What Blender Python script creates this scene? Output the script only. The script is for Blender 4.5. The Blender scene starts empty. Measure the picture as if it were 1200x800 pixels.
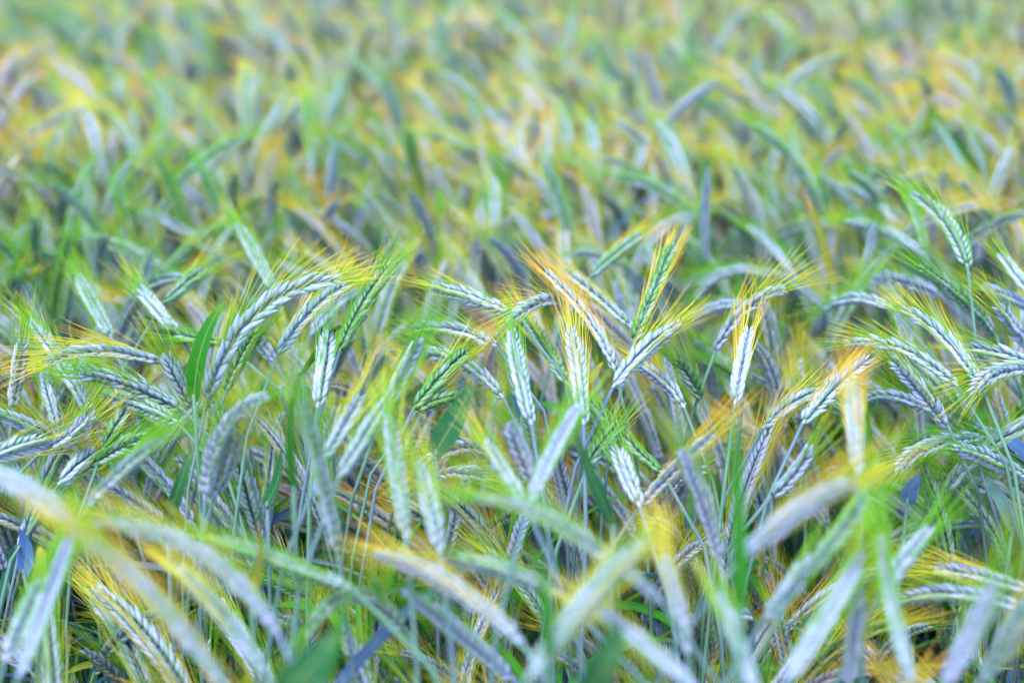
import bpy, math, random
import numpy as np
from mathutils import Vector, Matrix

SEED = 7
rng = np.random.default_rng(SEED)
random.seed(SEED)
R = math.radians
scene = bpy.context.scene
COL = scene.collection

# ------------------------------------------------------------------ camera
CAM = np.array([0.0, 0.0, 1.60])
PITCH = R(18.5)
FPX = 1200 * 50.0 / 36.0                      # focal length in photograph pixels
FWD = np.array([0, math.cos(PITCH), -math.sin(PITCH)])
UP = np.array([0, math.sin(PITCH), math.cos(PITCH)])
RIGHT = np.array([1.0, 0, 0])
cd = bpy.data.cameras.new("camera")
cam = bpy.data.objects.new("camera", cd); COL.objects.link(cam)
cam.location = CAM
cam.rotation_euler = (math.pi / 2 - PITCH, 0, 0)
cd.lens = 50; cd.sensor_width = 36; cd.sensor_fit = 'HORIZONTAL'
cd.clip_start = 0.02; cd.clip_end = 2000
cd.dof.use_dof = True
cd.dof.focus_distance = 1.06
cd.dof.aperture_fstop = 3.0
cd.dof.aperture_blades = 9
scene.camera = cam

# ------------------------------------------------------------------ light
SUN_EL, SUN_AZ = R(64), R(205)                # azimuth clockwise from +Y
world = bpy.data.worlds.new("World"); scene.world = world
world.use_nodes = True
wn = world.node_tree.nodes; wl = world.node_tree.links
sky = wn.new('ShaderNodeTexSky'); sky.sky_type = 'NISHITA'
sky.sun_disc = False
sky.sun_elevation = SUN_EL
sky.sun_rotation = SUN_AZ
sky.air_density = 1.0; sky.dust_density = 0.4; sky.ozone_density = 2.0
wl.new(sky.outputs[0], wn['Background'].inputs[0])
wn['Background'].inputs[1].default_value = 0.14
sd = bpy.data.lights.new("sun", 'SUN')
sd.energy = 1.2; sd.angle = R(36); sd.color = (1.0, 0.97, 0.94)
so = bpy.data.objects.new("sun", sd); COL.objects.link(so)
sdir = Vector((math.sin(SUN_AZ) * math.cos(SUN_EL), math.cos(SUN_AZ) * math.cos(SUN_EL), math.sin(SUN_EL)))
so.rotation_euler = sdir.to_track_quat('Z', 'Y').to_euler()
so.location = (-3, -4, 8)

vs = scene.view_settings
vs.view_transform = 'Standard'; vs.look = 'None'; vs.gamma = 1.0; vs.exposure = 2.25
scene.render.engine = 'CYCLES'
cy = scene.cycles
cy.use_denoising = True
cy.max_bounces = 6; cy.diffuse_bounces = 2; cy.glossy_bounces = 2; cy.transmission_bounces = 4; cy.transparent_max_bounces = 4

# ------------------------------------------------------------------ materials
def mat(name):
    m = bpy.data.materials.new(name); m.use_nodes = True
    nt = m.node_tree
    for n in list(nt.nodes): nt.nodes.remove(n)
    return m, nt, nt.nodes, nt.links

class NT:
    """small helper that wires nodes"""
    def __init__(s, name):
        s.m, s.nt, s.n, s.l = mat(name)
    def new(s, t, **kw):
        nd = s.n.new(t)
        for k, v in kw.items(): setattr(nd, k, v)
        return nd
    def put(s, sock, v):
        if hasattr(v, 'is_output'): s.l.new(v, sock)
        elif v is not None: sock.default_value = v
    def math(s, op, a, b=None, clamp=False):
        nd = s.new('ShaderNodeMath', operation=op); nd.use_clamp = clamp
        s.put(nd.inputs[0], a)
        if b is not None: s.put(nd.inputs[1], b)
        return nd.outputs[0]
    def mix(s, f, a, b):
        nd = s.new('ShaderNodeMix', data_type='RGBA')
        s.put(nd.inputs[0], f)
        s.put(nd.inputs[6], a if hasattr(a, 'is_output') else (*a, 1))
        s.put(nd.inputs[7], b if hasattr(b, 'is_output') else (*b, 1))
        return nd.outputs[2]
    def smooth(s, v, a, b, lo=0.0, hi=1.0):
        nd = s.new('ShaderNodeMapRange', interpolation_type='SMOOTHSTEP')
        s.put(nd.inputs[0], v)
        for i, x in zip((1, 2, 3, 4), (a, b, lo, hi)): nd.inputs[i].default_value = x
        return nd.outputs[0]
    def noise(s, scale, detail=2, coord='Object'):
        tc = s.new('ShaderNodeTexCoord')
        nd = s.new('ShaderNodeTexNoise'); nd.inputs['Scale'].default_value = scale; nd.inputs['Detail'].default_value = detail
        s.l.new(tc.outputs[coord], nd.inputs['Vector'])
        return nd.outputs[0]
    def attr(s, name='col'):
        a = s.new('ShaderNodeAttribute', attribute_name=name)
        sp = s.new('ShaderNodeSeparateColor'); s.l.new(a.outputs['Color'], sp.inputs[0])
        return sp.outputs[0], sp.outputs[1], sp.outputs[2]
    def patch(s, scale, lo, hi):
        oi = s.new('ShaderNodeObjectInfo')
        nd = s.new('ShaderNodeTexNoise'); nd.inputs['Scale'].default_value = scale; nd.inputs['Detail'].default_value = 2
        s.l.new(oi.outputs['Location'], nd.inputs['Vector'])
        return s.smooth(nd.outputs[0], 0.35, 0.65, lo, hi)
    def obj(s):
        oi = s.new('ShaderNodeObjectInfo')
        sp = s.new('ShaderNodeSeparateColor'); s.l.new(oi.outputs['Color'], sp.inputs[0])
        return oi.outputs['Random'], sp.outputs[0], sp.outputs[1], sp.outputs[2]
    def surf(s, color, rough=0.5, spec=0.4, trans=0.0, tcolor=None, normal=None, sheen=0.0):
        b = s.new('ShaderNodeBsdfPrincipled')
        s.put(b.inputs['Base Color'], color if hasattr(color, 'is_output') else (*color, 1))
        s.put(b.inputs['Roughness'], rough)
        b.inputs['Specular IOR Level'].default_value = spec
        if sheen:
            b.inputs['Sheen Weight'].default_value = sheen
            b.inputs['Sheen Roughness'].default_value = 0.4
        if normal is not None: s.l.new(normal, b.inputs['Normal'])
        out = s.new('ShaderNodeOutputMaterial')
        if trans > 0:
            t = s.new('ShaderNodeBsdfTranslucent')
            tc = tcolor if tcolor is not None else color
            s.put(t.inputs['Color'], tc if hasattr(tc, 'is_output') else (*tc, 1))
            mx = s.new('ShaderNodeMixShader'); mx.inputs[0].default_value = trans
            s.l.new(b.outputs[0], mx.inputs[1]); s.l.new(t.outputs[0], mx.inputs[2])
            s.l.new(mx.outputs[0], out.inputs[0])
        else:
            s.l.new(b.outputs[0], out.inputs[0])
        return s.m

# object colour of a plant: R = bloom (0 fresh green .. 1 silver lavender), G = warmth of the awns, B = paleness
def ear_material():
    k = NT('rye_ear')
    u, e, r = k.attr()
    rnd, silver, warm, pale = k.obj()
    f = k.math('ADD', silver, k.math('MULTIPLY', k.math('SUBTRACT', rnd, 0.5), 0.45))
    f = k.math('ADD', f, k.math('MULTIPLY', k.math('SUBTRACT', r, 0.5), 0.9), clamp=True)
    f = k.math('ADD', f, k.patch(1.1, -0.12, 0.16), clamp=True)
    green = k.mix(r, (0.08, 0.30, 0.04), (0.17, 0.37, 0.07))
    bloom = k.mix(r, (0.41, 0.47, 0.77), (0.56, 0.56, 0.84))
    body = k.mix(f, green, bloom)
    base = k.mix(k.math('MULTIPLY', f, 0.5), (0.07, 0.25, 0.03), (0.38, 0.47, 0.58))
    body = k.mix(k.smooth(u, 0.12, 0.5), base, body)
    # pale papery edges of the husks
    body = k.mix(k.math('MULTIPLY', k.smooth(e, 0.55, 0.95), 0.4), body, (0.60, 0.63, 0.66))
    # green keel and yellowing tip
    body = k.mix(k.math('MULTIPLY', k.smooth(u, 0.8, 1.0), 0.5), body, (0.50, 0.50, 0.25))
    body = k.mix(k.math('MULTIPLY', pale, 0.5), body, (0.62, 0.62, 0.70))
    n = k.noise(420, 2)
    body = k.mix(k.smooth(n, 0.45, 0.75, 0, 0.35), body, (0.18, 0.28, 0.16))
    return k.surf(body, 0.6, 0.16, 0.30)

def awn_material():
    k = NT('rye_awn')
    u, e, r = k.attr()
    rnd, silver, warm, pale = k.obj()
    w = k.math('ADD', warm, k.math('SUBTRACT', k.math('MULTIPLY', k.math('MULTIPLY', rnd, rnd), 0.92), 0.32))
    w = k.math('ADD', w, k.math('MULTIPLY', k.math('SUBTRACT', r, 0.5), 0.4))
    w = k.math('ADD', w, k.math('MULTIPLY', k.math('SUBTRACT', u, 0.75), 0.7), clamp=True)
    w = k.math('ADD', w, k.patch(1.4, -0.22, 0.22), clamp=True)
    c = k.mix(k.smooth(w, 0.0, 0.5), (0.22, 0.58, 0.035), (0.86, 0.75, 0.09))
    c = k.mix(k.smooth(w, 0.5, 1.0), c, (0.90, 0.53, 0.05))
    return k.surf(c, 0.5, 0.12, 0.42)

def stem_material():
    k = NT('rye_stem')
    rnd, silver, warm, pale = k.obj()
    n = k.noise(9, 3)
    c = k.mix(n, (0.07, 0.16, 0.05), (0.14, 0.15, 0.38))  # blue-violet end puts the shade between the stalks into the straw colour
    c = k.mix(k.math('MULTIPLY', rnd, 0.5), c, (0.08, 0.24, 0.02))
    return k.surf(c, 0.5, 0.18)

def leaf_material(name, a, b, tip, trans=0.35, spec=0.18, rough=0.42, dry=0.5, sky_tint=None):
    k = NT(name)
    u, e, r = k.attr()
    rnd, silver, warm, pale = k.obj()
    tc = k.new('ShaderNodeTexCoord')
    c = k.mix(rnd, a, b)
    if sky_tint: c = k.mix(k.smooth(rnd, 0.72, 0.82), c, sky_tint)  # some plants' leaves go blue: mirrored sky put into the colour
    c = k.mix(k.smooth(k.math('ABSOLUTE', k.math('SUBTRACT', e, 0.5)), 0.0, 0.07, 0.5, 0.0), c, (0.24, 0.36, 0.14))
    # parallel veins along the blade
    w = k.new('ShaderNodeTexWave'); w.wave_type = 'BANDS'; w.bands_direction = 'X'
    cmb = k.new('ShaderNodeCombineXYZ'); k.put(cmb.inputs[0], e); k.l.new(cmb.outputs[0], w.inputs['Vector'])
    w.inputs['Scale'].default_value = 3.2
    c = k.mix(k.math('MULTIPLY', w.outputs[1], 0.16), c, (0.22, 0.40, 0.12))
    c = k.mix(k.math('MULTIPLY', k.smooth(u, 0.72, 1.0), dry), c, tip)
    n = k.noise(40, 3)
    c = k.mix(k.smooth(n, 0.5, 0.75, 0, 0.3), c, (0.20, 0.27, 0.04))
    sp = k.noise(160, 2)
    c = k.mix(k.smooth(sp, 0.7, 0.78, 0, 0.4), c, (0.36, 0.25, 0.06))
    bump = k.new('ShaderNodeBump'); bump.inputs['Strength'].default_value = 0.5; bump.inputs['Distance'].default_value = 0.0006
    k.l.new(w.outputs[1], bump.inputs['Height'])
    return k.surf(c, rough, spec, trans, normal=bump.outputs[0])

def soil_material():
    k = NT('field_soil')
    n = k.noise(6, 8); n2 = k.noise(55, 5)
    c = k.mix(n, (0.055, 0.038, 0.026), (0.13, 0.09, 0.06))
    c = k.mix(k.smooth(n2, 0.5, 0.75), c, (0.17, 0.13, 0.075))
    bump = k.new('ShaderNodeBump'); bump.inputs['Strength'].default_value = 0.8; bump.inputs['Distance'].default_value = 0.02
    k.l.new(n2, bump.inputs['Height'])
    return k.surf(c, 0.95, 0.1, normal=bump.outputs[0])

M_EAR, M_AWN, M_STEM, M_SOIL = ear_material(), awn_material(), stem_material(), soil_material()
M_LEAF = leaf_material('rye_leaf_bluegreen', (0.04, 0.30, 0.004), (0.02, 0.19, 0.06), (0.60, 0.42, 0.05), sky_tint=(0.05, 0.11, 0.30))
M_BRIGHT = leaf_material('rye_leaf_bright', (0.008, 0.15, 0.003), (0.012, 0.19, 0.004), (0.25, 0.35, 0.03), 0.35, 0.12, dry=0.3)
M_TEAL = leaf_material('rye_leaf_teal', (0.006, 0.10, 0.035), (0.008, 0.12, 0.05), (0.2, 0.35, 0.1), 0.25, 0.15, dry=0.3)
M_BLUE = leaf_material('rye_leaf_sky_tinted', (0.07, 0.15, 0.42), (0.09, 0.18, 0.46), (0.2, 0.28, 0.36), 0.2, 0.2, dry=0.2)  # sky reflection on the waxy blade painted in as blue base colour
M_OLIVE = leaf_material('rye_leaf_ripening', (0.26, 0.26, 0.03), (0.34, 0.30, 0.03), (0.75, 0.36, 0.03), 0.4, dry=1.0)
M_PALE = leaf_material('rye_leaf_pale', (0.16, 0.29, 0.27), (0.18, 0.30, 0.32), (0.4, 0.5, 0.3), 0.3, dry=0.3)
LEAFMAT = dict(green=M_BRIGHT, teal=M_TEAL, blue=M_BLUE, olive=M_OLIVE, pale=M_PALE, leaf=M_LEAF)

# ------------------------------------------------------------------ mesh helpers
class MB:
    """collects vertices, quads and triangles and a colour per vertex"""
    def __init__(s): s.v, s.c, s.f, s.n = [], [], [], 0
    def add(s, v, f, c):
        s.v.append(np.asarray(v, float)); s.c.append(np.asarray(c, float))
        s.f.extend([tuple(int(i) + s.n for i in q) for q in f]); s.n += len(v)
    def mesh(s, name, material, smooth=True):
        me = bpy.data.meshes.new(name)
        V = np.concatenate(s.v); C = np.concatenate(s.c)
        nl = sum(len(q) for q in s.f)
        me.vertices.add(len(V)); me.vertices.foreach_set('co', V.ravel())
        me.loops.add(nl); me.loops.foreach_set('vertex_index', np.fromiter((i for q in s.f for i in q), int, nl))
        st = np.cumsum([0] + [len(q) for q in s.f[:-1]])
        me.polygons.add(len(s.f)); me.polygons.foreach_set('loop_start', st)
        me.polygons.foreach_set('use_smooth', np.full(len(s.f), smooth))
        at = me.color_attributes.new('col', 'FLOAT_COLOR', 'POINT')
        at.data.foreach_set('color', np.concatenate([C, np.ones((len(C), 1))], 1).ravel())
        me.materials.append(material)
        me.update(calc_edges=True); me.validate()
        return me

def unit(a): return a / (np.linalg.norm(a) + 1e-12)

def bez3(p0, p1, p2, n):
    """quadratic curve that passes through p1 at its middle"""
    c = 2 * p1 - 0.5 * (p0 + p2)
    t = np.linspace(0, 1, n)[:, None]
    return (1 - t) ** 2 * p0 + 2 * t * (1 - t) * c + t * t * p2

def bez4(a, b, c, d, n):
    t = np.linspace(0, 1, n)[:, None]
    return (1 - t) ** 3 * a + 3 * t * (1 - t) ** 2 * b + 3 * t * t * (1 - t) * c + t ** 3 * d

class Path:
    def __init__(s, pts):
        s.p = np.asarray(pts, float)
        d = np.linalg.norm(np.diff(s.p, axis=0), axis=1)
        s.s = np.concatenate([[0], np.cumsum(d)]); s.L = s.s[-1]
    def at(s, t):
        q = np.clip(t, 0, 1) * s.L
        return np.array([np.interp(q, s.s, s.p[:, k]) for k in range(3)]).T
    def tan(s, t):
        return unit(s.at(min(t + 0.03, 1)) - s.at(max(t - 0.03, 0)))

def tube(mb, pts, r0, r1, seg=6, col=(0.5, 0.5, 0.5), rad=None):
    n = len(pts); rings = []
    ref = np.array([0.31, 0.87, 0.12])
    for i in range(n):
        t = unit(pts[min(i + 1, n - 1)] - pts[max(i - 1, 0)])
        a = unit(np.cross(t, ref)); b = np.cross(t, a)
        r = r0 + (r1 - r0) * i / (n - 1) if rad is None else rad[i]
        for k in range(seg):
            w = 2 * math.pi * k / seg
            rings.append(pts[i] + r * (math.cos(w) * a + math.sin(w) * b))
    f = [(i * seg + k, i * seg + (k + 1) % seg, (i + 1) * seg + (k + 1) % seg, (i + 1) * seg + k) for i in range(n - 1) for k in range(seg)]
    f.append(tuple((n - 1) * seg + k for k in range(seg)))
    mb.add(rings, f, np.tile(col, (n * seg, 1)))

# one husk: a keeled boat along +Y, its back towards +Z, length 1
def husk_template(seg=6):
    us = [0, .10, .28, .48, .68, .86, 1.0]
    ws = [.28, .72, 1.0, .98, .74, .36, .04]
    V, U, E = [], [], []
    for u, w in zip(us, ws):
        for k in range(seg):
            a = math.pi / 2 + 2 * math.pi * k / seg
            x = math.cos(a) * w; z = math.sin(a) * w
            z *= 1.0 if k == 0 else (0.75 if z < 0 else 0.95)
            V.append((x * 0.5, u, z * 0.5 + 0.25 * u * u - 0.12 * u)); U.append(u); E.append(abs(x))
    n = len(us)
    F = [(i * seg + k, i * seg + (k + 1) % seg, (i + 1) * seg + (k + 1) % seg, (i + 1) * seg + k) for i in range(n - 1) for k in range(seg)]
    F.append(tuple(reversed(range(seg))))
    return np.array(V), np.array(U), np.array(E), F
HUSK = {s: husk_template(s) for s in (5, 6)}

def frames(path, n, side0):
    """positions, tangents and twist-free side vectors along an ear"""
    out = []; S = side0
    for i in range(n):
        t = (i + 0.5) / n
        T = path.tan(t); S = unit(S - T * S.dot(T))
        out.append((t, path.at(t), T, S, np.cross(T, S)))
    return out

def prof(t):                                   # size of the spikelets along the ear
    return 0.62 + 0.42 * math.sin(math.pi * min(1, 0.12 + 0.80 * t)) - 0.16 * max(0, t - 0.8) / 0.2

def husk_frames(fr, i, wid, open_, rg, rowsign=1):
    """the two husks of spikelet i: position, axis, outward, length, width"""
    t, P, T, S, F = fr
    sg = 1 if i % 2 == 0 else -1
    k = prof(t) * wid; res = []
    for f in (-1, 1):
        o = open_ * (0.9 + 0.2 * rg.random()) * (1 - 0.45 * max(0, t - 0.75) / 0.25)
        ax = unit(T + sg * S * math.tan(o) + f * F * math.tan(o * 0.62) + rg.normal(0, .04, 3))
        outw = sg * S * 0.75 + f * F * 0.66
        outw = unit(outw - ax * outw.dot(ax))
        pos = P + k * (sg * S * 0.0020 + f * F * 0.0019)
        res.append((pos, ax, outw, k * 0.0162 * rg.uniform(.84, 1.12), k * 0.0053 * rg.uniform(.88, 1.1), 0.36 if f * rowsign > 0 else 0.08))
    return res

def add_husk(mb, h, rg, seg=6):
    V, U, E, F = HUSK[seg]
    pos, ax, outw, ln, w, row = h
    X = np.cross(ax, outw)
    v = pos + np.outer(V[:, 0] * w, X) + np.outer(V[:, 1] * ln, ax) + np.outer(V[:, 2] * w * 1.0, outw)
    mb.add(v, F, np.stack([U, E, np.full(len(U), rg.random() * 0.55 + row)], 1))

def add_awn(mb, h, T, t, rg, alen):
    pos, ax, outw, ln, w, row = h
    p0 = pos + ax * ln * 0.94
    L = alen * rg.uniform(.7, 1.1) * (0.75 + 0.35 * math.sin(math.pi * min(1, t + 0.1)))
    d = unit(T * 0.85 + ax * 0.35 + rg.normal(0, .055, 3))
    bend = unit(outw + rg.normal(0, .5, 3)) * L * rg.uniform(-.03, .14)
    us = (0, .38, .72, 1.0)
    a = unit(np.cross(d, outw)); b = np.cross(d, a)
    vv, cc = [], []; r = rg.random()
    for u in us:
        c = p0 + d * L * u + bend * u * u
        rad = 0.00033 * (1 - 0.72 * u)
        for k in range(3):
            w_ = 2.094 * k
            vv.append(c + rad * (math.cos(w_) * a + math.sin(w_) * b)); cc.append((u, 0, r))
    f = [(i * 3 + k, i * 3 + (k + 1) % 3, i * 3 + 3 + (k + 1) % 3, i * 3 + 3 + k) for i in range(3) for k in range(3)]
    mb.add(vv, f, cc)

def leaf_mesh(name, pts, width, normal, material, fold=0.25, n=14, twist=0.0):
    path = Path(pts); mb = MB(); V, C, F = [], [], []
    N = normal
    for i in range(n):
        t = i / (n - 1)
        T = path.tan(t); N = unit(N - T * N.dot(T))
        tw = twist * t
        nn = N * math.cos(tw) + np.cross(T, N) * math.sin(tw)
        S = np.cross(T, nn)
        w = width * 0.5 * min(1, (0.55 + 1.6 * t)) * (1 - t ** 2.6) ** 0.8 + 0.0002
        p = path.at(t)
        for k, q in enumerate((-1, -.5, 0, .5, 1)):
            V.append(p + S * w * q + nn * abs(q) * w * fold); C.append((t, q * 0.5 + 0.5, 0.5))
    for i in range(n - 1):
        for k in range(4):
            a = i * 5 + k; F.append((a, a + 1, a + 6, a + 5))
    mb.add(V, F, C)
    return mb.mesh(name, material)

# ------------------------------------------------------------------ objects
def px(x, y, d):
    """a point of the field seen at photograph pixel x, y and depth d metres"""
    return CAM + d * (FWD + (x - 600) / FPX * RIGHT - (y - 400) / FPX * UP)

def part(name, me, parent, color=None, kind=None):
    o = bpy.data.objects.new(name, me); COL.objects.link(o); o.parent = parent
    if color is not None: o.color = (*color, 1)
    if kind: o['kind'] = kind
    return o

GROUP = 'rye plants of the field'
def plant(loc, label, rz=0.0):
    o = bpy.data.objects.new('rye_plant', None); COL.objects.link(o)
    o.location = loc; o.rotation_euler = (0, 0, rz); o.empty_display_size = 0.05
    o['label'] = label; o['category'] = 'rye plant'; o['group'] = GROUP; o['kind'] = 'thing'
    return o

TONE = {                                       # bloom, warmth of the awns, paleness
    'S': (0.85, 0.45, 0.10), 'L': (1.05, 0.50, 0.30), 'W': (0.90, 0.45, 0.30),
    'G': (0.20, 0.30, 0.00), 'B': (0.58, 0.30, 0.08), 'P': (0.98, 0.48, 0.02)}

SPK = []                                       # shared spikelet meshes of the sharp ears (two husks each)
for q in range(10):                            # 0-4 for one side of the ear, 5-9 for the other
    rg = np.random.default_rng(900 + q); mb = MB()
    fr = (0.45, np.zeros(3), np.array([0., 1, 0]), np.array([0., 0, 1]), np.array([1., 0, 0]))
    for h in husk_frames(fr, 0, 1.0 / prof(0.45), R(12 + q % 5), rg, 1 if q < 5 else -1): add_husk(mb, h, rg, 6)
    SPK.append(mb.mesh('spikelet', M_EAR))

def ear_parts(root, ear_pts, rg, color, wid=1.0, open_=R(20), split=False, roll=0.0, alen=0.042, seg=6, nsp=None):
    """ear (rachis and husks) and awns under a plant; ear_pts run from base to tip in plant space"""
    path = Path(ear_pts)
    n = nsp or int(round(path.L / 0.0031))
    T0 = path.tan(0.0)
    ref = unit(np.cross(T0, np.array([0.1, 0.2, 1.0]) if abs(T0[2]) < 0.95 else np.array([1.0, 0, 0])))
    side = ref * math.cos(roll) + np.cross(T0, ref) * math.sin(roll)
    frs = frames(path, n, side)
    me = MB(); ma = MB()
    tube(me, path.at(np.linspace(0, 0.97, 10)), 0.0013, 0.0008, 5)
    if split:
        e = part('ear', me.mesh('ear', M_EAR), root, color)
    for i, fr in enumerate(frs):
        hs = husk_frames(fr, i, wid, open_, rg)
        if split:
            t, P, T, S, F = fr
            sg = 1 if i % 2 == 0 else -1
            k = prof(t) * wid * rg.uniform(.86, 1.1)
            jig = rg.normal(0, .05, 2)
            Tq = unit(T + jig[0] * F + jig[1] * S); Zq = unit(sg * S - Tq * Tq.dot(sg * S)); Xq = np.cross(Tq, Zq)
            mw = Matrix(((Xq[0] * k, Tq[0] * k, Zq[0] * k, P[0]), (Xq[1] * k, Tq[1] * k, Zq[1] * k, P[1]),
                         (Xq[2] * k, Tq[2] * k, Zq[2] * k, P[2]), (0, 0, 0, 1)))
            s = part('spikelet', SPK[rg.integers(5) + (0 if sg > 0 else 5)], e, color); s.matrix_local = mw
        else:
            for h in hs: add_husk(me, h, rg, seg)
        for h in hs: add_awn(ma, h, fr[2], fr[0], rg, alen)
    # the topmost husk closes the tip
    if not split:
        e = part('ear', me.mesh('ear', M_EAR), root, color)
    part('awns', ma.mesh('awns', M_AWN), e, color, 'stuff')
    return e

def stem_part(root, pts, color, r0=0.0021, r1=0.0013):
    # straw with swollen nodes, wrapped in leaf sheaths up to the flag leaf
    nodes = (0.30, 0.55, 0.76)
    ts = sorted(set(list(np.linspace(0, 1, 20).round(4)) + [q + e for q in nodes for e in (-.006, 0, .006, .012)] + [0.86, 0.866]))
    ts = np.array(ts); rad = r0 + (r1 - r0) * ts
    rad = np.where((ts < 0.862), rad * 1.18, rad)
    for q in nodes: rad = rad * (1 + 0.55 * np.exp(-((ts - q) / 0.004) ** 2))
    mb = MB(); tube(mb, Path(pts).at(ts), r0, r1, 6, rad=rad)
    return part('stem', mb.mesh('stem', M_STEM), root, color)

def side_leaf(root, stem_pts, t, rg, color, material=None, ln=None, erect=False):
    sp = Path(stem_pts); p = sp.at(t); T = sp.tan(t)
    az = rg.uniform(0, 2 * math.pi); h = np.array([math.cos(az), math.sin(az), 0])
    L = ln or rg.uniform(.11, .20)
    up = rg.uniform(1.1, 1.5) if erect else rg.uniform(.35, 1.0)
    p1 = p + T * L * 0.30 * up + h * L * 0.12
    p2 = p + T * L * 0.55 * up + h * L * 0.42
    p3 = p + T * L * (0.70 * up - rg.uniform(0, .55)) + h * L * 0.80
    pts = bez4(p, p1, p2, p3, 16)
    N = unit(np.cross(np.cross(T, h), p3 - p))
    me = leaf_mesh('leaf', pts, rg.uniform(.007, .0115), -N, material or (M_OLIVE if t < 0.74 and rg.random() < 0.3 else M_LEAF), twist=rg.uniform(-1.2, 1.2))
    return part('leaf', me, root, color)

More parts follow.
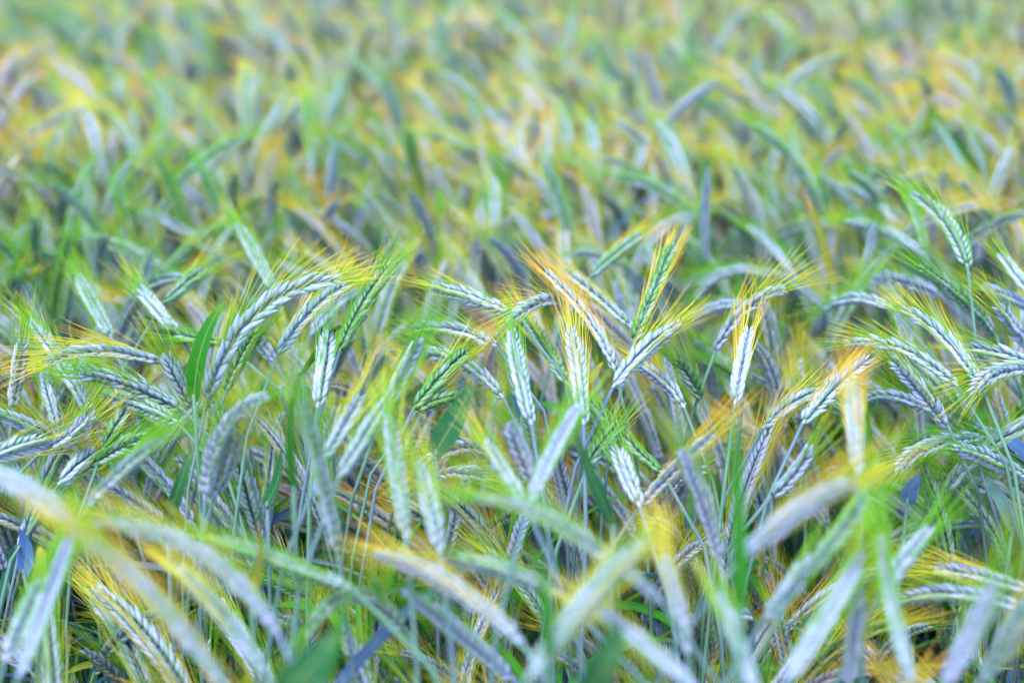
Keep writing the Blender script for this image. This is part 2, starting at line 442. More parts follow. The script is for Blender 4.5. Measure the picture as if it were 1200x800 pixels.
# ------------------------------------------------------------------ traced plants
# tone, depth, tip x y, middle x y, base x y, label, options (s = husks one by one, o = opened husks)
H = [
('P',1.08, 57,424,120,411,190,425,'mauve ear lying level above a silver-green one, gold awns running out to field edge','so'),
('B',1.06, 97,438,150,449,214,480,'silver-green ear stretched just beneath the level mauve ear','s'),
('S',1.12, 38,378,75,430,108,490,'silver ear crossing behind the level mauve ear, tip up','s'),
('B',1.28, 92,325,110,358,131,396,'soft blue-green ear under a golden awn tuft beside shadowy gap','') ,
('S',1.42, 20,325,37,350,52,386,'hazy silver ear with brown-gold awns at the field edge above mauve ones',''),
('L',1.20,167,340,185,364,207,388,'short lavender ear with fine awns just above the level mauve ear','s'),
('L',1.80, 60,265,105,288,138,338,'smooth lavender ear standing alone behind golden awns, tip to upper left',''),
('L',1.95,150,252,142,285,138,325,'pale upright ear immediately beside the lone lavender ear',''),
('B',2.05,152,238,180,260,208,292,'blue-green ear slanting above the pale upright ear',''),
('G',1.55,262,265,230,283,195,316,'grey-green ear rising toward upper right over orange awn spray',''),
('G',1.85,308,232,270,250,232,278,'blurred green ear above the grey-green rising ear',''),
('B',1.38,280,265,300,300,322,340,'pale green ear with yellow tip, above the long silver arch',''),
('G',1.26,237,318,215,335,190,356,'short green ear with brown tip over the short lavender ear','s'),
('S',1.02,392,328,300,368,243,468,'long silver arched ear with green underside beside the bright leaf blade','s'),
('S',1.08,407,334,365,364,326,414,'silver ear with green belly running parallel under the long silver arch','s'),
('G',1.12,458,311,428,352,398,412,'narrow green ear pointing steeply up into pale yellow awns','s'),
('L',1.34,417,343,390,360,364,392,'blurred lavender ear tucked behind two green-bellied ears',''),
('L',0.88,310,465,262,505,240,585,'thick whitish lavender ear standing alone over a shaded hollow','ow'),
('S',0.90,276,512,266,545,250,585,'slim silver ear pressed against the thick whitish lavender ear',''),
('L',0.84,192,515,150,545,103,592,'lavender ear slanting out of an orange blurred awn tuft',''),
('B',1.10,196,420,210,446,226,478,'pale blue-green ear upright at the foot of the bright leaf blade',''),
('S',1.02, 52,517, 20,525,-25,541,'silver ear entering level from field edge into yellow awns','o'),
('P',1.10, 26,405, 20,440, 14,482,'mauve upright ear left of the level mauve ear','s'),
('P',1.10, 52,440, 60,472, 70,505,'mauve ear hanging under the awns of the level mauve ear','s'),
('B',1.07,127,462,165,475,208,494,'second silver-green ear below the level mauve ear, orange awns crossing its base','s'),
('G',1.08,300,392,284,418,265,458,'dull green ear with straw husks in the fork of the long silver arch','so'),
('G',1.16,210,393,236,397,264,402,'short dark green level ear cut by the bright leaf blade','so'),
('S',1.14,508,336,552,348,602,368,'silver ear with yellow awns fanning away from its tip over green shade','s'),
('P',1.14,484,389,530,385,582,406,'mauve-silver ear bowed level above a rust awn patch','so'),
('S',1.12,492,412,542,425,590,466,'silver arched ear passing behind the bright green-bellied ear','s'),
('G',1.06,546,414,518,440,484,480,'bright green-bellied ear ending in an orange awn tuft','s'),
('G',1.12,545,466,515,470,488,482,'small dark-grooved ear lying level behind the teal leaf','so'),
('W',1.02,384,390,379,430,372,478,'whitish upright ear behind the small folded green leaf',''),
('S',1.18,300,395,312,410,326,430,'short silver ear below the parallel green-bellied ear','s'),
('B',0.95,490,402,470,442,445,492,'soft blue-green ear below tall straight yellow awns',''),
('S',0.86,456,466,428,510,397,560,'stout silver ear with open braid beside the tall pale upright ear',''),
('L',0.88,421,468,402,500,380,538,'slim lavender ear between stout silver ear and tall pale ear',''),
('B',0.72,356,476,374,545,395,645,'tall pale blue-green upright ear, much blurred',''),
('B',0.82,455,488,464,545,476,632,'pale blurred upright ear beside a peach awn streak',''),
('W',0.82,490,545,503,590,516,648,'narrow whitish ear under a peach awn streak',''),
('S',1.04,494,548,540,523,582,542,'silver arched ear with dark grooves under the teal leaf','so'),
('P',1.08,567,558,541,553,514,556,'mauve ear lying level directly under the dark-grooved arch','so'),
('S',0.68,445,650,520,680,612,752,'big blurred silver ear with whitish tip pointing left over green gap',''),
('B',0.80,518,655,582,666,655,695,'greenish blurred ear running along the back of the whitish tipped ear',''),
('W',0.66,560,585,655,615,775,705,'big blurred cream ear crossing a yellow awn haze',''),
('B',0.74,250,630,322,655,412,688,'blurred pale green ear reaching level toward a forked leaf',''),
('L',0.64,115,612,235,648,326,742,'long blurred lavender arch dropping toward a teal leaf',''),
('W',0.60, 85,622,170,690,266,805,'largest blurred grey ear sweeping down from orange awn knot',''),
('B',0.68,205,665,255,715,310,785,'blurred green-grey ear between two sweeping arches',''),
('L',0.68, 82,630, 56,700, 22,792,'blurred lavender ear rising steeply to the orange awn knot',''),
('L',0.72, 46,685, 28,722,  5,775,'shorter blurred lavender ear parallel to the steep one at field edge',''),
('W',0.62, 80,612, 32,575,-35,543,'pinkish blurred ear entering from field edge to the orange awn knot',''),
('B',0.74,362,740,415,698,476,738,'blurred hoop-shaped grey ear over bare stalks',''),
('P',0.74,480,695,540,742,602,795,'blurred mauve ear sloping beneath the big whitish tipped ear',''),
('W',0.60,752,638,690,702,618,795,'blurred cream-green ear slanting across the cream ear tip',''),
('P',0.62,690,710,742,746,815,805,'blurred mauve-grey ear leaving the crossing toward lower edge',''),
('W',0.68,780,655,791,695,806,765,'pale blurred upright ear beneath a peach awn streak near the crossing',''),
('W',0.62,845,705,866,755,888,815,'bright white blurred ear under a small orange awn knot',''),
('L',0.84,800,530,825,590,843,655,'straight lavender ear standing apart beside a blurred green stalk',''),
('S',0.94,830,512,788,552,750,592,'silver ear leaning across the tip of the straight lavender ear',''),
('W',0.80,677,478,648,528,620,590,'blurred whitish ear below an orange leaf tip, leaning right',''),
('S',0.96,725,530,736,560,750,594,'short silver ear hanging just above the leaning silver one',''),
('G',1.04,690,468,738,518,778,556,'long green ear sloping under the wide pale lavender ear','s'),
('W',0.88,598,500,610,530,624,566,'short whitish ear with peach awn streak behind the blurred whitish ear',''),
('W',0.84,572,522,592,555,618,596,'whitish ear whose tip meets an orange awn streak beside the dark-grooved arch',''),
('G',1.02,724,498,706,520,688,548,'short green ear crossing the long green sloping ear','s'),
('L',1.10,642,322,690,374,720,432,'large lavender ear on a bare pale stalk beside the dark-ribbed hooked ear','s'),
('S',1.18,668,322,704,350,740,384,'silver-green ear behind and parallel to the large lavender ear','s'),
('G',1.14,789,288,770,330,742,402,'upright green ear with yellow brush of awns on top','s'),
('L',1.06,795,380,756,410,718,454,'wide pale lavender ear leaning over the bare pale stalk','s'),
('S',1.10,750,428,780,449,802,478,'short silver ear drooping below the wide pale lavender ear','s'),
('P',1.12,600,373,640,352,664,370,'dark-ribbed hooked ear with black gaps between whitish husks','so'),
('G',1.32,752,275,720,299,692,324,'green ear pointing at the smooth lavender hook',''),
('L',1.62,812,252,764,279,740,336,'smooth lavender hook standing above the green brush-topped ear',''),
('S',1.95,756,220,710,250,686,312,'tall blurred silver arch behind the smooth lavender hook',''),
('L',1.75,656,248,616,270,596,312,'blurred lavender curved ear above the yellow-fanned silver ear',''),
('S',1.10,916,340,872,364,838,412,'silver-green ear under a fan of standing awns near the dark leaf','s'),
('W',1.04,877,388,868,430,861,474,'whitish upright ear touching the small dark green leaf',''),
('P',1.32,815,370,842,360,878,357,'dim mauve level ear behind the fan of standing awns',''),
('L',1.50,818,348,855,318,915,326,'blurred lavender hoop above the fan of standing awns',''),
('B',0.98,600,390,609,440,623,498,'pale green upright ear beneath the dark-ribbed hooked ear',''),
('W',1.00,669,385,678,440,684,498,'whitish upright ear under the large lavender ear, orange leaf tip at its side',''),
('G',1.14,614,368,640,408,666,452,'green ear hanging behind two pale upright ears','s'),
('G',1.12,796,424,810,442,824,468,'small green ear at the dark stalk below the fan of awns','s'),
('S',1.08,1060,364,1106,394,1150,452,'broad silver ear with clear braid above the dark-ribbed ear at the edge','s'),
('S',1.08,998,403,1060,410,1122,452,'silver ear bowed level under the broad braided ear, gold awns at tip','s'),
('S',1.06,1016,421,975,455,940,497,'straight silver ear thrusting up into gold awns','s'),
('S',1.10,957,459,925,475,893,502,'silver ear half behind the straight thrusting silver ear','s'),
('P',1.06,1143,456,1174,434,1216,434,'dark-ribbed ear arched at field edge over blue stalks','so'),
('S',1.12,1135,408,1168,412,1212,426,'silver ear running level out of view over the dark-ribbed edge ear','s'),
('P',1.14,1020,468,1048,465,1082,478,'short dark mauve ear low among slanting awns','so'),
('S',1.04,1052,430,1080,460,1112,502,'silver-green ear sloping below the level bowed silver ear','s'),
('W',0.80,999,450,1002,495,1005,555,'pale blurred upright ear standing before slanting golden awns',''),
('P',1.06,1055,547,1092,521,1152,512,'mauve-grey ear arched over the dark hollow with blue leaves','so'),
('S',1.04,1125,525,1165,540,1214,566,'silver ear sloping down to field edge over blue leaves','so'),
('S',1.28,970,361,1005,350,1046,363,'silver ear lying level above the gold-awned bowed ear','s'),
('S',1.42,903,318,935,335,966,362,'blurred silver ear under an orange awn spray',''),
('P',1.36,1024,328,1056,328,1102,346,'dim mauve ear level below a smooth upright lavender ear','s'),
('B',1.22,1070,228,1110,262,1134,314,'stout whitish ear with green braid under an orange brush','o'),
('L',1.66,976,218,1020,232,1046,264,'smooth lavender arch above the whitish sloping ear',''),
('W',1.46,994,260,1040,272,1082,298,'smooth whitish ear sloping toward the stout braided one',''),
('L',1.48,1026,266,1020,300,1011,352,'smooth upright lavender ear crossing under the whitish sloping ear',''),
('L',1.58,878,268,905,290,932,326,'blurred lavender ear above the orange awn spray',''),
('G',1.46,1066,238,1077,265,1086,298,'dark green upright ear beside the stout whitish braid',''),
('W',1.20,1175,300,1192,322,1214,350,'white ear at field edge, level with the stout braid',''),
('W',1.14,1170,360,1191,386,1216,418,'whitish ear at field edge below a green tangle','s'),
('G',1.18,1082,314,1128,350,1166,392,'long green ear in a tangle of pale awns','s'),
('S',1.22,1155,338,1186,350,1218,366,'grey-silver ear emerging from the green tangle at field edge',''),
('W',0.64,992,568,930,602,866,655,'big blurred cream ear beside a yellow-green awn burst',''),
('B',0.70,1012,580,985,622,940,675,'blurred blue-green ear below the big cream ear',''),
('L',0.64,1007,652,975,710,922,795,'large blurred lavender ear rising under the awn burst',''),
('B',0.64,1034,635,1046,710,1068,795,'blurred green upright ear in the awn burst',''),
('B',0.74,1088,622,1060,656,1032,695,'blurred teal ear leaning right beside the green upright one',''),
('P',0.92,1098,668,1150,675,1212,694,'upper of two mauve rope-like ears lying level by a dark hollow','o'),
('P',0.90,1054,706,1120,695,1204,714,'lower of two mauve rope-like ears lying level by a dark hollow','o'),
('W',0.60,1166,688,1140,740,1108,805,'blurred cream ear with long orange awns before the rope-like ears',''),
('B',0.64,1204,708,1180,750,1148,798,'blurred blue ear beside the cream one with orange awns',''),
('W',0.68,1008,698,1003,742,995,805,'small blurred white ear near the foot of the green upright one',''),
('P',0.96,946,530,930,555,903,582,'dim mauve ear under the straight silver one, behind awn blur',''),
('B',0.70,948,652,925,690,896,724,'blurred blue-green ear with ochre awns over dark gap',''),
('G',1.04,167,513,130,530,86,560,'green braided ear rising just behind the slanting lavender ear','so'),
('P',1.04,110,532,90,548,68,568,'mauve ear deep in shade beside the green braided ear','so'),
('G',1.06,146,484,134,505,120,528,'short green ear standing over the green braided ear','s'),
('P',1.04,104,490,80,513,46,532,'mauve ear sloping above the level ear entering from the edge','so'),
]

# blades traced on their own shoots: material, depth, tip, middle, base, width in pixels, facing turn, label
BL = [
('green',0.99,264,352,238,402,227,468,25,0.3,'leafy shoot with one upright bright green blade among silver ears'),
('green',1.04,401,384,384,394,352,440,13,0.9,'leafy shoot with a small folded bright green leaf beside whitish ear'),
('teal',0.96,553,447,536,486,508,532,34,0.2,'leafy shoot with broad pointed teal blade over the dark-grooved arch'),
('teal',1.06,886,388,880,410,872,432,13,0.5,'leafy shoot with small dark green leaf touching a whitish upright ear'),
('blue',1.00,22,618,32,640,27,672,26,0.2,'leafy shoot with blue pointed leaf in the hollow at field edge'),
('green',0.82,352,438,338,500,345,575,16,0.7,'leafy shoot with blurred green blade behind the tall pale upright ear'),
('teal',0.84,672,500,697,565,722,620,17,0.4,'leafy shoot with slim dark green blade above the cream ear'),
('green',0.64,858,480,864,590,868,720,20,0.3,'leafy shoot with blurred bright green stalk-like blade beside straight lavender ear'),
('olive',1.00,706,424,694,444,682,470,14,0.3,'leafy shoot with short orange leaf tip beside whitish upright ear'),
('teal',0.62,392,740,372,770,330,815,46,0.2,'leafy shoot with broad blurred teal leaf at lower edge below hoop ear'),
('green',0.64,408,690,398,740,378,805,20,0.4,'leafy shoot with blurred green blade crossing the hoop ear'),
('teal',0.62,728,735,712,765,690,810,40,0.2,'leafy shoot with dark blurred leaf below the ear crossing'),
('olive',1.42,942,226,960,268,978,338,11,0.5,'leafy shoot with olive blade and orange tip beneath the smooth lavender arch'),
('pale',1.75,1095,143,1122,185,1152,258,15,0.3,'leafy shoot with long pale blade above the stout whitish braid'),
('green',1.80,1102,148,1122,170,1150,205,12,0.8,'leafy shoot with bright blade alongside the long pale blade'),
('blue',1.12,1152,506,1180,515,1218,545,19,0.1,'leafy shoot with wide blue leaf behind the sloping edge ear'),
('blue',1.06,1182,588,1196,612,1210,650,18,0.2,'leafy shoot with blue leaf folded down at field edge over dark hollow'),
('pale',1.06,1152,565,1172,585,1188,622,20,0.1,'leafy shoot with grey-green leaf under the sloping edge ear'),
('blue',1.08,1078,555,1070,568,1062,588,20,0.2,'leafy shoot with small bright blue leaf under the arched mauve-grey ear'),
('green',2.05,212,206,206,235,204,272,13,0.3,'leafy shoot with dark green blade in the orange awn patch'),
('green',2.05,196,210,200,235,214,270,12,0.6,'leafy shoot with spreading green blade beside the dark one in awns'),
('teal',0.92,224,528,211,566,193,618,16,0.5,'leafy shoot with slim teal blade before the thick whitish lavender ear'),
('teal',0.98,330,520,326,560,310,592,18,0.4,'leafy shoot with teal blade in the hollow beside the tall pale ear'),
('blue',1.10,596,463,606,472,612,492,15,0.2,'leafy shoot with light blue leaf scrap behind pale green upright ear'),
('olive',0.80,300,612,306,660,290,700,16,0.4,'leafy shoot with ochre blade under the long lavender arch'),
('olive',0.92,45,640,48,665,40,705,18,0.4,'leafy shoot with ochre blade beside the blue pointed leaf'),
('green',0.90,995,440,1012,480,1016,560,14,0.4,'leafy shoot with bright blade behind the pale blurred upright ear'),
('green',0.62,620,640,640,700,640,790,14,0.4,'leafy shoot with blurred green blade under the cream ear'),
]

HERO_EARS = []                                  # screen footprint of each, for keeping the view to them clear
def hero(i, rec):
    tone, d, tx, ty, mx, my, bx, by, label, opt = rec
    rg = np.random.default_rng(100 + i)
    if d < 0.8: d *= 1.09
    lat = (math.hypot(tx - mx, ty - my) + math.hypot(mx - bx, my - by)) / FPX * d
    L = min(max(lat, 0.105), lat * 1.30)
    dz = math.sqrt(max(L * L - lat * lat, 0)) * (1 if ty < by else -1) * (1 if rg.random() < 0.8 else -0.6)
    tip, mid, base = px(tx, ty, d + dz / 2), px(mx, my, d), px(bx, by, d - dz / 2)
    E = bez3(base, mid, tip, 24)
    T = unit(E[1] - E[0])
    g = base - np.array([T[0], T[1], 0]) * 0.10 + np.array([rg.normal(0, .02), rg.normal(0, .02), 0])
    g[2] = 0
    color = np.array(TONE[tone]) + np.array([rg.uniform(-.08, .08), rg.uniform(-.26, .04), 0])
    if 'w' in opt: color[2] = 0.9
    root = plant(g, label)
    S = bez4(g, np.array([g[0], g[1], base[2] * 0.72]), base - T * 0.14, base, 22) - g
    stem_part(root, S, color)
    L3 = Path(E).L
    ear_parts(root, E - g, rg, color, wid=np.clip(L3 / 0.125, 0.88, 1.05) * (0.76 if d < 0.85 else 0.82 if d < 0.95 else 0.94), open_=R(22) if 'o' in opt else R(13),
              split='s' in opt, roll=rg.uniform(-.5, .5) + (0 if 'o' in opt else 0.6), alen=rg.uniform(.044, .062),
              seg=6 if d > 0.8 else 5)
    side_leaf(root, S, rg.uniform(.72, .86), rg, color)
    HERO_EARS.append((root, E, d))
for i, rec in enumerate(H): hero(i, rec)

def blade_shoot(i, rec):
    mt, d, tx, ty, mx, my, bx, by, wpx, turn, label = rec
    rg = np.random.default_rng(500 + i)
    tip, mid, base = px(tx, ty, d + rg.uniform(-.01, .02)), px(mx, my, d), px(bx, by, d + .01)
    B = bez3(base, mid, tip, 20); T = unit(B[1] - B[0])
    g = np.array([base[0] + rg.normal(0, .02), base[1] + rg.normal(0, .03) + 0.03, 0])
    root = plant(g, label)
    S = bez4(g, np.array([g[0], g[1], base[2] * .7]), base - np.array([0, 0, .12]), base + T * 0.004, 18) - g
    color = (0.5, 0.5, 0.1)
    stem_part(root, S, color, 0.0022, 0.0015)
    N = -FWD * math.cos(turn) + RIGHT * math.sin(turn) * (1 if i % 2 else -1) + UP * 0.3
    me = leaf_mesh('leaf', B - g, wpx / FPX * d, unit(N), LEAFMAT[mt], fold=0.22, n=18, twist=rg.uniform(-.4, .4))
    part('leaf', me, root, color)
    for q in range(2): side_leaf(root, S, rg.uniform(.55, .85), rg, color)
    HERO_EARS.append((root, B, d))
for i, rec in enumerate(BL): blade_shoot(i, rec)
N_HERO = len(HERO_EARS)

# ------------------------------------------------------------------ the rest of the field
# 18 grown forms; each form's meshes are shared by every plant that takes it
FORMS = []
def make_form(i):
    rg = np.random.default_rng(3000 + i)
    tone = 'SBGLSBPGSBWGSBLGSP'[i % 18]
    L = rg.uniform(.108, .145)
    a0 = R(rg.uniform(4, 32)); a1 = a0 + R(rg.uniform(8, 62))
    if i % 4 == 3: a0, a1 = R(rg.uniform(2, 16)), R(rg.uniform(14, 32))
    zb = 1.06
    n = 24; ang = np.linspace(a0, a1, n); step = L / (n - 1)
    E = np.zeros((n, 3)); E[0] = (0.05 + 0.10 * math.sin(a0), 0, zb)
    for k in range(1, n): E[k] = E[k - 1] + step * np.array([math.sin(ang[k]), 0.06 * math.sin(k * .3 + i), math.cos(ang[k])])
    top = E[:, 2].max(); E[:, 2] += 1.215 - top
    T = unit(E[1] - E[0])
    S = bez4(np.zeros(3), np.array([0, 0, E[0][2] * .72]), E[0] - T * .15, E[0], 20)
    return dict(tone=tone, L=L, E=E, S=S, rg=rg, parts=None, color=np.array(TONE[tone]))
for i in range(18): FORMS.append(make_form(i))
for i in range(4):                              # shoots without an ear: tufts of upright blades
    rg = np.random.default_rng(4000 + i)
    h = 1.00
    S = bez4(np.zeros(3), np.array([0.01, 0, h * .4]), np.array([0.02, .01, h * .7]), np.array([0.035, .01, h]), 16)
    E = np.stack([np.linspace(.03, .06, 24), np.full(24, .01), np.linspace(1.0, 1.17, 24)], 1)
    FORMS.append(dict(tone='shoot', L=.1, E=E, S=S, rg=rg, parts=None, color=np.array((.4, .4, .05))))
NF = len(FORMS)

def grow_form(F, root):
    """first plant of a form: builds its meshes"""
    rg = F['rg']; c = F['color']
    if F['tone'] == 'shoot':
        st = stem_part(root, F['S'], c)
        lv = [side_leaf(root, F['S'], t, rg, c, ln=rg.uniform(.16, .27), erect=True) for t in np.linspace(.72, .99, 6)]
        F['parts'] = F['all'] = [st, *lv]; return
    st = stem_part(root, F['S'], c)
    e = ear_parts(root, F['E'], rg, c, wid=F['L'] / 0.140, open_=R(rg.uniform(12, 16)), roll=rg.uniform(0, 3), alen=rg.uniform(.044, .060), seg=5)
    lv = [side_leaf(root, F['S'], t, rg, c) for t in (rg.uniform(.82, .90), rg.uniform(.74, .84), rg.uniform(.64, .76), rg.uniform(.5, .62))]
    F['parts'] = [st, e, *lv]; F['all'] = [st, e, e.children[0], *lv]

def copy_form(F, root, color):
    for p in F['parts']:
        q = p.copy(); COL.objects.link(q); q.parent = root; q.color = (*color, 1)
        for ch in p.children:
            r = ch.copy(); COL.objects.link(r); r.parent = q; r.color = (*color, 1)

# positions
pts = []
def scatter(y0, y1, dens, half0, slope):
    area = (half0 * 2 + slope * (y0 + y1)) * (y1 - y0)
    n = int(area * dens)
    u = rng.random(n); y = np.sqrt(y0 * y0 + u * (y1 * y1 - y0 * y0)) if y0 > 2 else y0 + u * (y1 - y0)
    x = (rng.random(n) * 2 - 1) * (half0 + slope * y)
    pts.extend(zip(x, y))
scatter(0.45, 0.95, 1200, 1.25, 0.40)
scatter(0.95, 1.7, 1150, 1.25, 0.42)
scatter(1.7, 4.0, 560, 1.2, 0.45)
scatter(4.0, 9.0, 400, 1.2, 0.46)
scatter(9.0, 15.0, 120, 1.0, 0.46)
scatter(15.0, 30.0, 30, 1.0, 0.46)
P = np.array(pts)
n_all = len(P)
form = rng.integers(0, 18, n_all)
form = np.where(rng.random(n_all) < np.where(P[:, 1] < 1.7, 0.34, 0.22), rng.integers(18, NF, n_all), form)
rot = np.where(rng.random(n_all) < 0.55, rng.normal(math.pi, .9, n_all), rng.uniform(0, 2 * math.pi, n_all))
patch = np.sin(P[:, 0] * 2.1 + 1.3 * np.sin(P[:, 1] * 1.7)) * np.cos(P[:, 1] * 2.6 + P[:, 0])
scl = 0.985 + 0.03 * patch + rng.normal(0, .032, n_all)
scl[(P[:, 1] > 1.4) & (P[:, 1] < 2.6)] += 0.012
near = P[:, 1] < 1.55
scl[near] = np.minimum(scl[near], 1.0) - np.where(P[near, 1] < 0.95, rng.uniform(.04, .17, near.sum()), rng.uniform(-.02, .09, near.sum()))

def project(w):
    r = w - CAM
    d = r @ FWD
    return 600 + FPX * (r @ RIGHT) / d, 400 - FPX * (r @ UP) / d, d

W2, H2 = 600, 400                               # half-size footprint buffer
def ear_world(i):
    E = FORMS[form[i]]['E'][::3] * scl[i]
    c, s = math.cos(rot[i]), math.sin(rot[i])
    return np.stack([P[i, 0] + c * E[:, 0] - s * E[:, 1], P[i, 1] + s * E[:, 0] + c * E[:, 1], E[:, 2]], 1)
def splat(buf_d, buf_i, E, idx, rad=0.0065):
    x, y, d = project(E)
    for a, b, q in zip(x / 2, y / 2, d):
        r = max(1, int(rad * FPX / q / 2)); a = int(a); b = int(b)
        x0, x1, y0, y1 = max(0, a - r), min(W2, a + r + 1), max(0, b - r), min(H2, b + r + 1)
        if x0 >= x1 or y0 >= y1: continue
        w = buf_d[y0:y1, x0:x1]; m = w > q
        w[m] = q; buf_i[y0:y1, x0:x1][m] = idx
zb = np.full((H2, W2), 1e9); ib = np.full((H2, W2), -1, int)
for k, (root, E, d) in enumerate(HERO_EARS): splat(zb, ib, E[::2], k)
keep = np.ones(n_all, bool); ears = {}
# two gaps in the crop where one looks down between the stalks
for hx, hy, hd, hr in ((1125, 575, 1.02, 0.095), (300, 545, 0.97, 0.06), (60, 650, 0.95, 0.05)):
    q = px(hx, hy, hd)
    keep &= ((P[:, 0] - q[0]) / hr) ** 2 + ((P[:, 1] - q[1]) / (hr * 1.6)) ** 2 > 1
for i in np.nonzero(keep & (P[:, 1] < 3.2))[0]:
    E = ear_world(i); x, y, d = project(E)
    if (d < 0.3).any(): keep[i] = False; continue
    ears[i] = E
    xi, yi = (x / 2).astype(int), (y / 2).astype(int)
    ok = (xi >= 0) & (xi < W2) & (yi >= 0) & (yi < H2)
    if not ok.any(): continue
    hit = zb[yi[ok], xi[ok]] > d[ok]
    cover = ((zb[yi[ok], xi[ok]] < 1e8) & hit).mean()
    if cover > (0.12 if P[i, 1] < 0.95 else 0.36): keep[i] = False
for i, E in ears.items():
    if keep[i]: splat(zb, ib, E, N_HERO + i)
ids, cnt = np.unique(ib[ib >= N_HERO], return_counts=True)
order = ids[np.argsort(-cnt)] - N_HERO
N_SINGLE = 300 - N_HERO
single = [int(i) for i in order[:N_SINGLE]]
for f in range(NF):                             # every form needs a first plant
    if not any(form[i] == f for i in single):
        j = [int(i) for i in order[N_SINGLE:] if form[i] == f][0]; single[-1 - f] = j

# labels of these plants: by their colour, their bend and the traced plant they stand next to
LOOK = {'S': 'silver', 'L': 'pale lavender', 'W': 'whitish', 'G': 'green', 'B': 'blue-green', 'P': 'mauve-grey'}
MARKS = [('bright green leaf blade', 240, 400), ('thick whitish lavender ear', 265, 520), ('long silver arch', 300, 370),
         ('level mauve ear', 120, 412), ('lone lavender ear', 105, 288), ('broad teal blade', 532, 488), ('dark-grooved arch', 540, 524),
         ('dark-ribbed hooked ear', 640, 355), ('large lavender ear', 690, 375), ('wide pale lavender ear', 756, 410),
         ('yellow-brushed green ear', 770, 330), ('smooth lavender hook', 770, 278), ('small dark green leaf', 880, 410),
         ('stout whitish braid', 1110, 265), ('smooth lavender arch', 1015, 235), ('broad braided silver ear', 1105, 395),
         ('dark-ribbed edge ear', 1174, 436), ('dark hollow', 1130, 575), ('straight lavender ear', 822, 590), ('orange awn knot', 85, 610),
         ('blue pointed leaf', 32, 645), ('hoop-shaped ear', 415, 700), ('whitish-tipped blurred ear', 520, 690), ('blurred cream ear', 655, 615),
         ('bright white blurred ear', 866, 755), ('crossed blurred ears', 690, 700), ('yellow-green awn burst', 1010, 600), ('rope-like ears', 1150, 685),
         ('tall pale upright ear', 372, 545), ('orange leaf tip', 694, 444), ('long pale blade', 1120, 190), ('olive blade', 960, 270),
         ('tall blurred silver arch', 712, 255), ('yellow-fanned silver ear', 552, 348), ('blurred teal leaf', 365, 775), ('largest blurred ear', 170, 700)]
used = {r[8] for r in H} | {r[10] for r in BL}
def label_for(i):
    E = ears[i]; x, y, d = project(E); cx, cy_ = x.mean(), y.mean()
    tn = FORMS[form[i]]['tone']
    w = LOOK.get(tn, 'green')
    dx, dy = x[-1] - x[0], y[-1] - y[0]
    lean = 'upright' if abs(dx) < 0.45 * abs(dy) and dy < 0 else ('nodding' if dy > 4 else 'leaning')
    size = 'blurred ' if d.mean() > 1.55 or d.mean() < 0.85 else ''
    what = f'{size}leafy green shoot' if tn == 'shoot' else f'{size}{w} {lean} ear'
    side_ = f' tipped {"right" if dx > 0 else "left"}'
    m = sorted(MARKS, key=lambda q: math.hypot(cx - q[1], cy_ - q[2]))
    ox, oy = cx - m[0][1], cy_ - m[0][2]
    rel = ('right of' if ox > 0 else 'left of') if abs(ox) > 1.3 * abs(oy) else ('below' if oy > 0 else 'above')
    near_ = 'just ' if math.hypot(ox, oy) < 55 else 'well ' if math.hypot(ox, oy) > 150 else ''
    opts = [f'{what} {near_}{rel} the {m[0][0]}']
    for q in m[1:6]: opts += [f'{what} {near_}{rel} the {m[0][0]}, toward the {q[0]}']
    if tn != 'shoot': opts += [o_.replace(what, what + side_) for o_ in opts]
    for lab in opts:
        if lab not in used and len(lab.split()) <= 16:
            used.add(lab); return lab
    return lab
singles = set(single)
for i in single:
    F = FORMS[form[i]]
    root = plant((P[i, 0], P[i, 1], 0), label_for(i), rot[i]); root.scale = (scl[i],) * 3
    if F['parts'] is None: grow_form(F, root)
    else:
        c = F['color'] + np.array([rng.uniform(-.12, .12), rng.uniform(-.25, .15), 0])
        copy_form(F, root, c)

# everything farther or hidden: one mass of standing rye
rest = np.array([i for i in range(n_all) if keep[i] and i not in singles])
me = bpy.data.meshes.new('standing_rye')
co = np.zeros((len(rest), 3)); co[:, :2] = P[rest]
me.vertices.add(len(rest)); me.vertices.foreach_set('co', co.ravel())
a = me.attributes.new('form_index', 'INT', 'POINT'); a.data.foreach_set('value', form[rest].astype(np.int32))
rv = np.zeros((len(rest), 3)); rv[:, 2] = rot[rest]; rv[:, :2] = rng.normal(0, .045, (len(rest), 2))
a = me.attributes.new('turn', 'FLOAT_VECTOR', 'POINT'); a.data.foreach_set('vector', rv.ravel())
a = me.attributes.new('size', 'FLOAT', 'POINT'); a.data.foreach_set('value', scl[rest].astype(np.float32))
mass = bpy.data.objects.new('standing_rye', me); COL.objects.link(mass)
mass['kind'] = 'stuff'; mass['label'] = 'mass of ripening rye filling the field beyond'; mass['category'] = 'rye'
mass.color = (0.82, 0.54, 0.15, 1)
gt = bpy.data.node_groups.new('standing_rye', 'GeometryNodeTree')
gt.interface.new_socket('Geometry', in_out='INPUT', socket_type='NodeSocketGeometry')
gt.interface.new_socket('Geometry', in_out='OUTPUT', socket_type='NodeSocketGeometry')
gi = gt.nodes.new('NodeGroupInput'); go = gt.nodes.new('NodeGroupOutput')
allj = gt.nodes.new('GeometryNodeJoinGeometry')
ginst = []
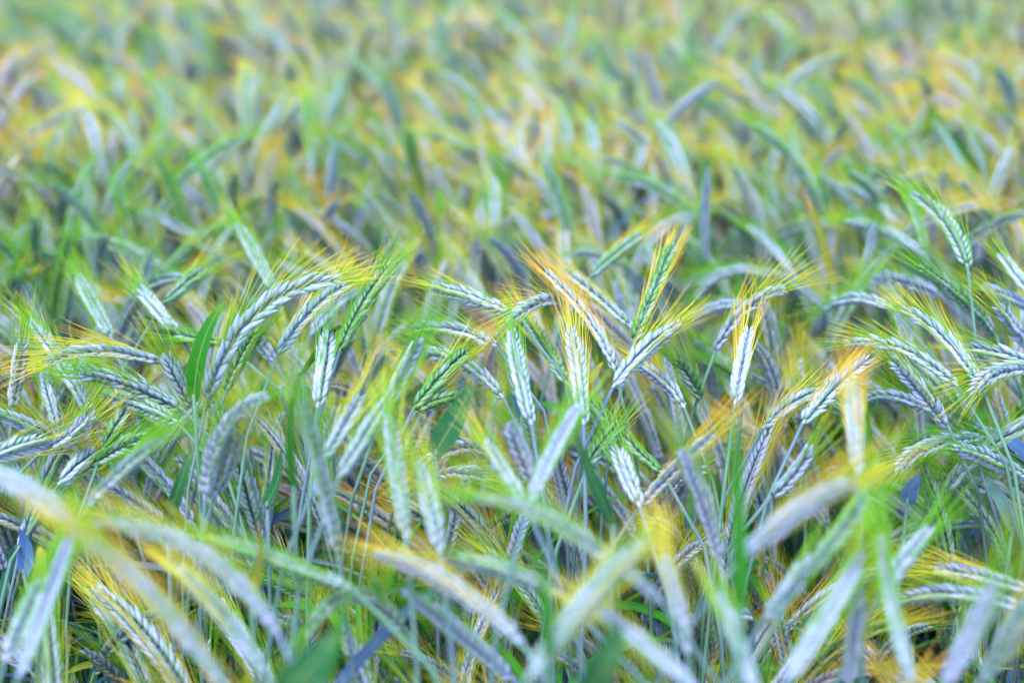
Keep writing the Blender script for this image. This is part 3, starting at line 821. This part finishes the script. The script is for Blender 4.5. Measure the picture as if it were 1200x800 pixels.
for F in FORMS:
    j = gt.nodes.new('GeometryNodeJoinGeometry')
    for p in F['all']:
        oi = gt.nodes.new('GeometryNodeObjectInfo'); oi.transform_space = 'ORIGINAL'
        oi.inputs['Object'].default_value = p
        gt.links.new(oi.outputs['Geometry'], j.inputs[0])
    rz = gt.nodes.new('GeometryNodeRealizeInstances'); gt.links.new(j.outputs[0], rz.inputs[0])
    g2 = gt.nodes.new('GeometryNodeGeometryToInstance'); gt.links.new(rz.outputs[0], g2.inputs[0])
    ginst.append(g2)
for g2 in reversed(ginst): gt.links.new(g2.outputs[0], allj.inputs[0])
iop = gt.nodes.new('GeometryNodeInstanceOnPoints')
gt.links.new(gi.outputs[0], iop.inputs['Points']); gt.links.new(allj.outputs[0], iop.inputs['Instance'])
iop.inputs['Pick Instance'].default_value = True
def named(nm, ty):
    q = gt.nodes.new('GeometryNodeInputNamedAttribute'); q.data_type = ty; q.inputs['Name'].default_value = nm
    return q.outputs['Attribute']
gt.links.new(named('form_index', 'INT'), iop.inputs['Instance Index'])
e2r = gt.nodes.new('FunctionNodeEulerToRotation'); gt.links.new(named('turn', 'FLOAT_VECTOR'), e2r.inputs[0])
gt.links.new(e2r.outputs[0], iop.inputs['Rotation'])
gt.links.new(named('size', 'FLOAT'), iop.inputs['Scale'])
gt.links.new(iop.outputs[0], go.inputs[0])
md = mass.modifiers.new('grow', 'NODES'); md.node_group = gt

# ------------------------------------------------------------------ ground
mb = MB()
gx = np.concatenate([[-400, -100, -30], np.linspace(-10, 10, 41), [30, 100, 400]])
gy = np.concatenate([[-400, -100, -20], np.linspace(-4, 16, 41), [40, 120, 400]])
V = [(x, y, (0.012 * math.sin(x * 9 + 2 * math.sin(y * 5)) - 0.012) if abs(x) < 10 and -4 < y < 16 else -0.012) for y in gy for x in gx]
nx = len(gx)
Fq = [(j * nx + i, j * nx + i + 1, (j + 1) * nx + i + 1, (j + 1) * nx + i) for j in range(len(gy) - 1) for i in range(nx - 1)]
mb.add(V, Fq, np.tile((.5, .5, .5), (len(V), 1)))
gnd = bpy.data.objects.new('ground', mb.mesh('ground', M_SOIL)); COL.objects.link(gnd)
gnd['kind'] = 'structure'; gnd['label'] = 'bare brown field soil under the rye'
print('plants: traced', N_HERO, 'single', len(single), 'mass', len(rest))
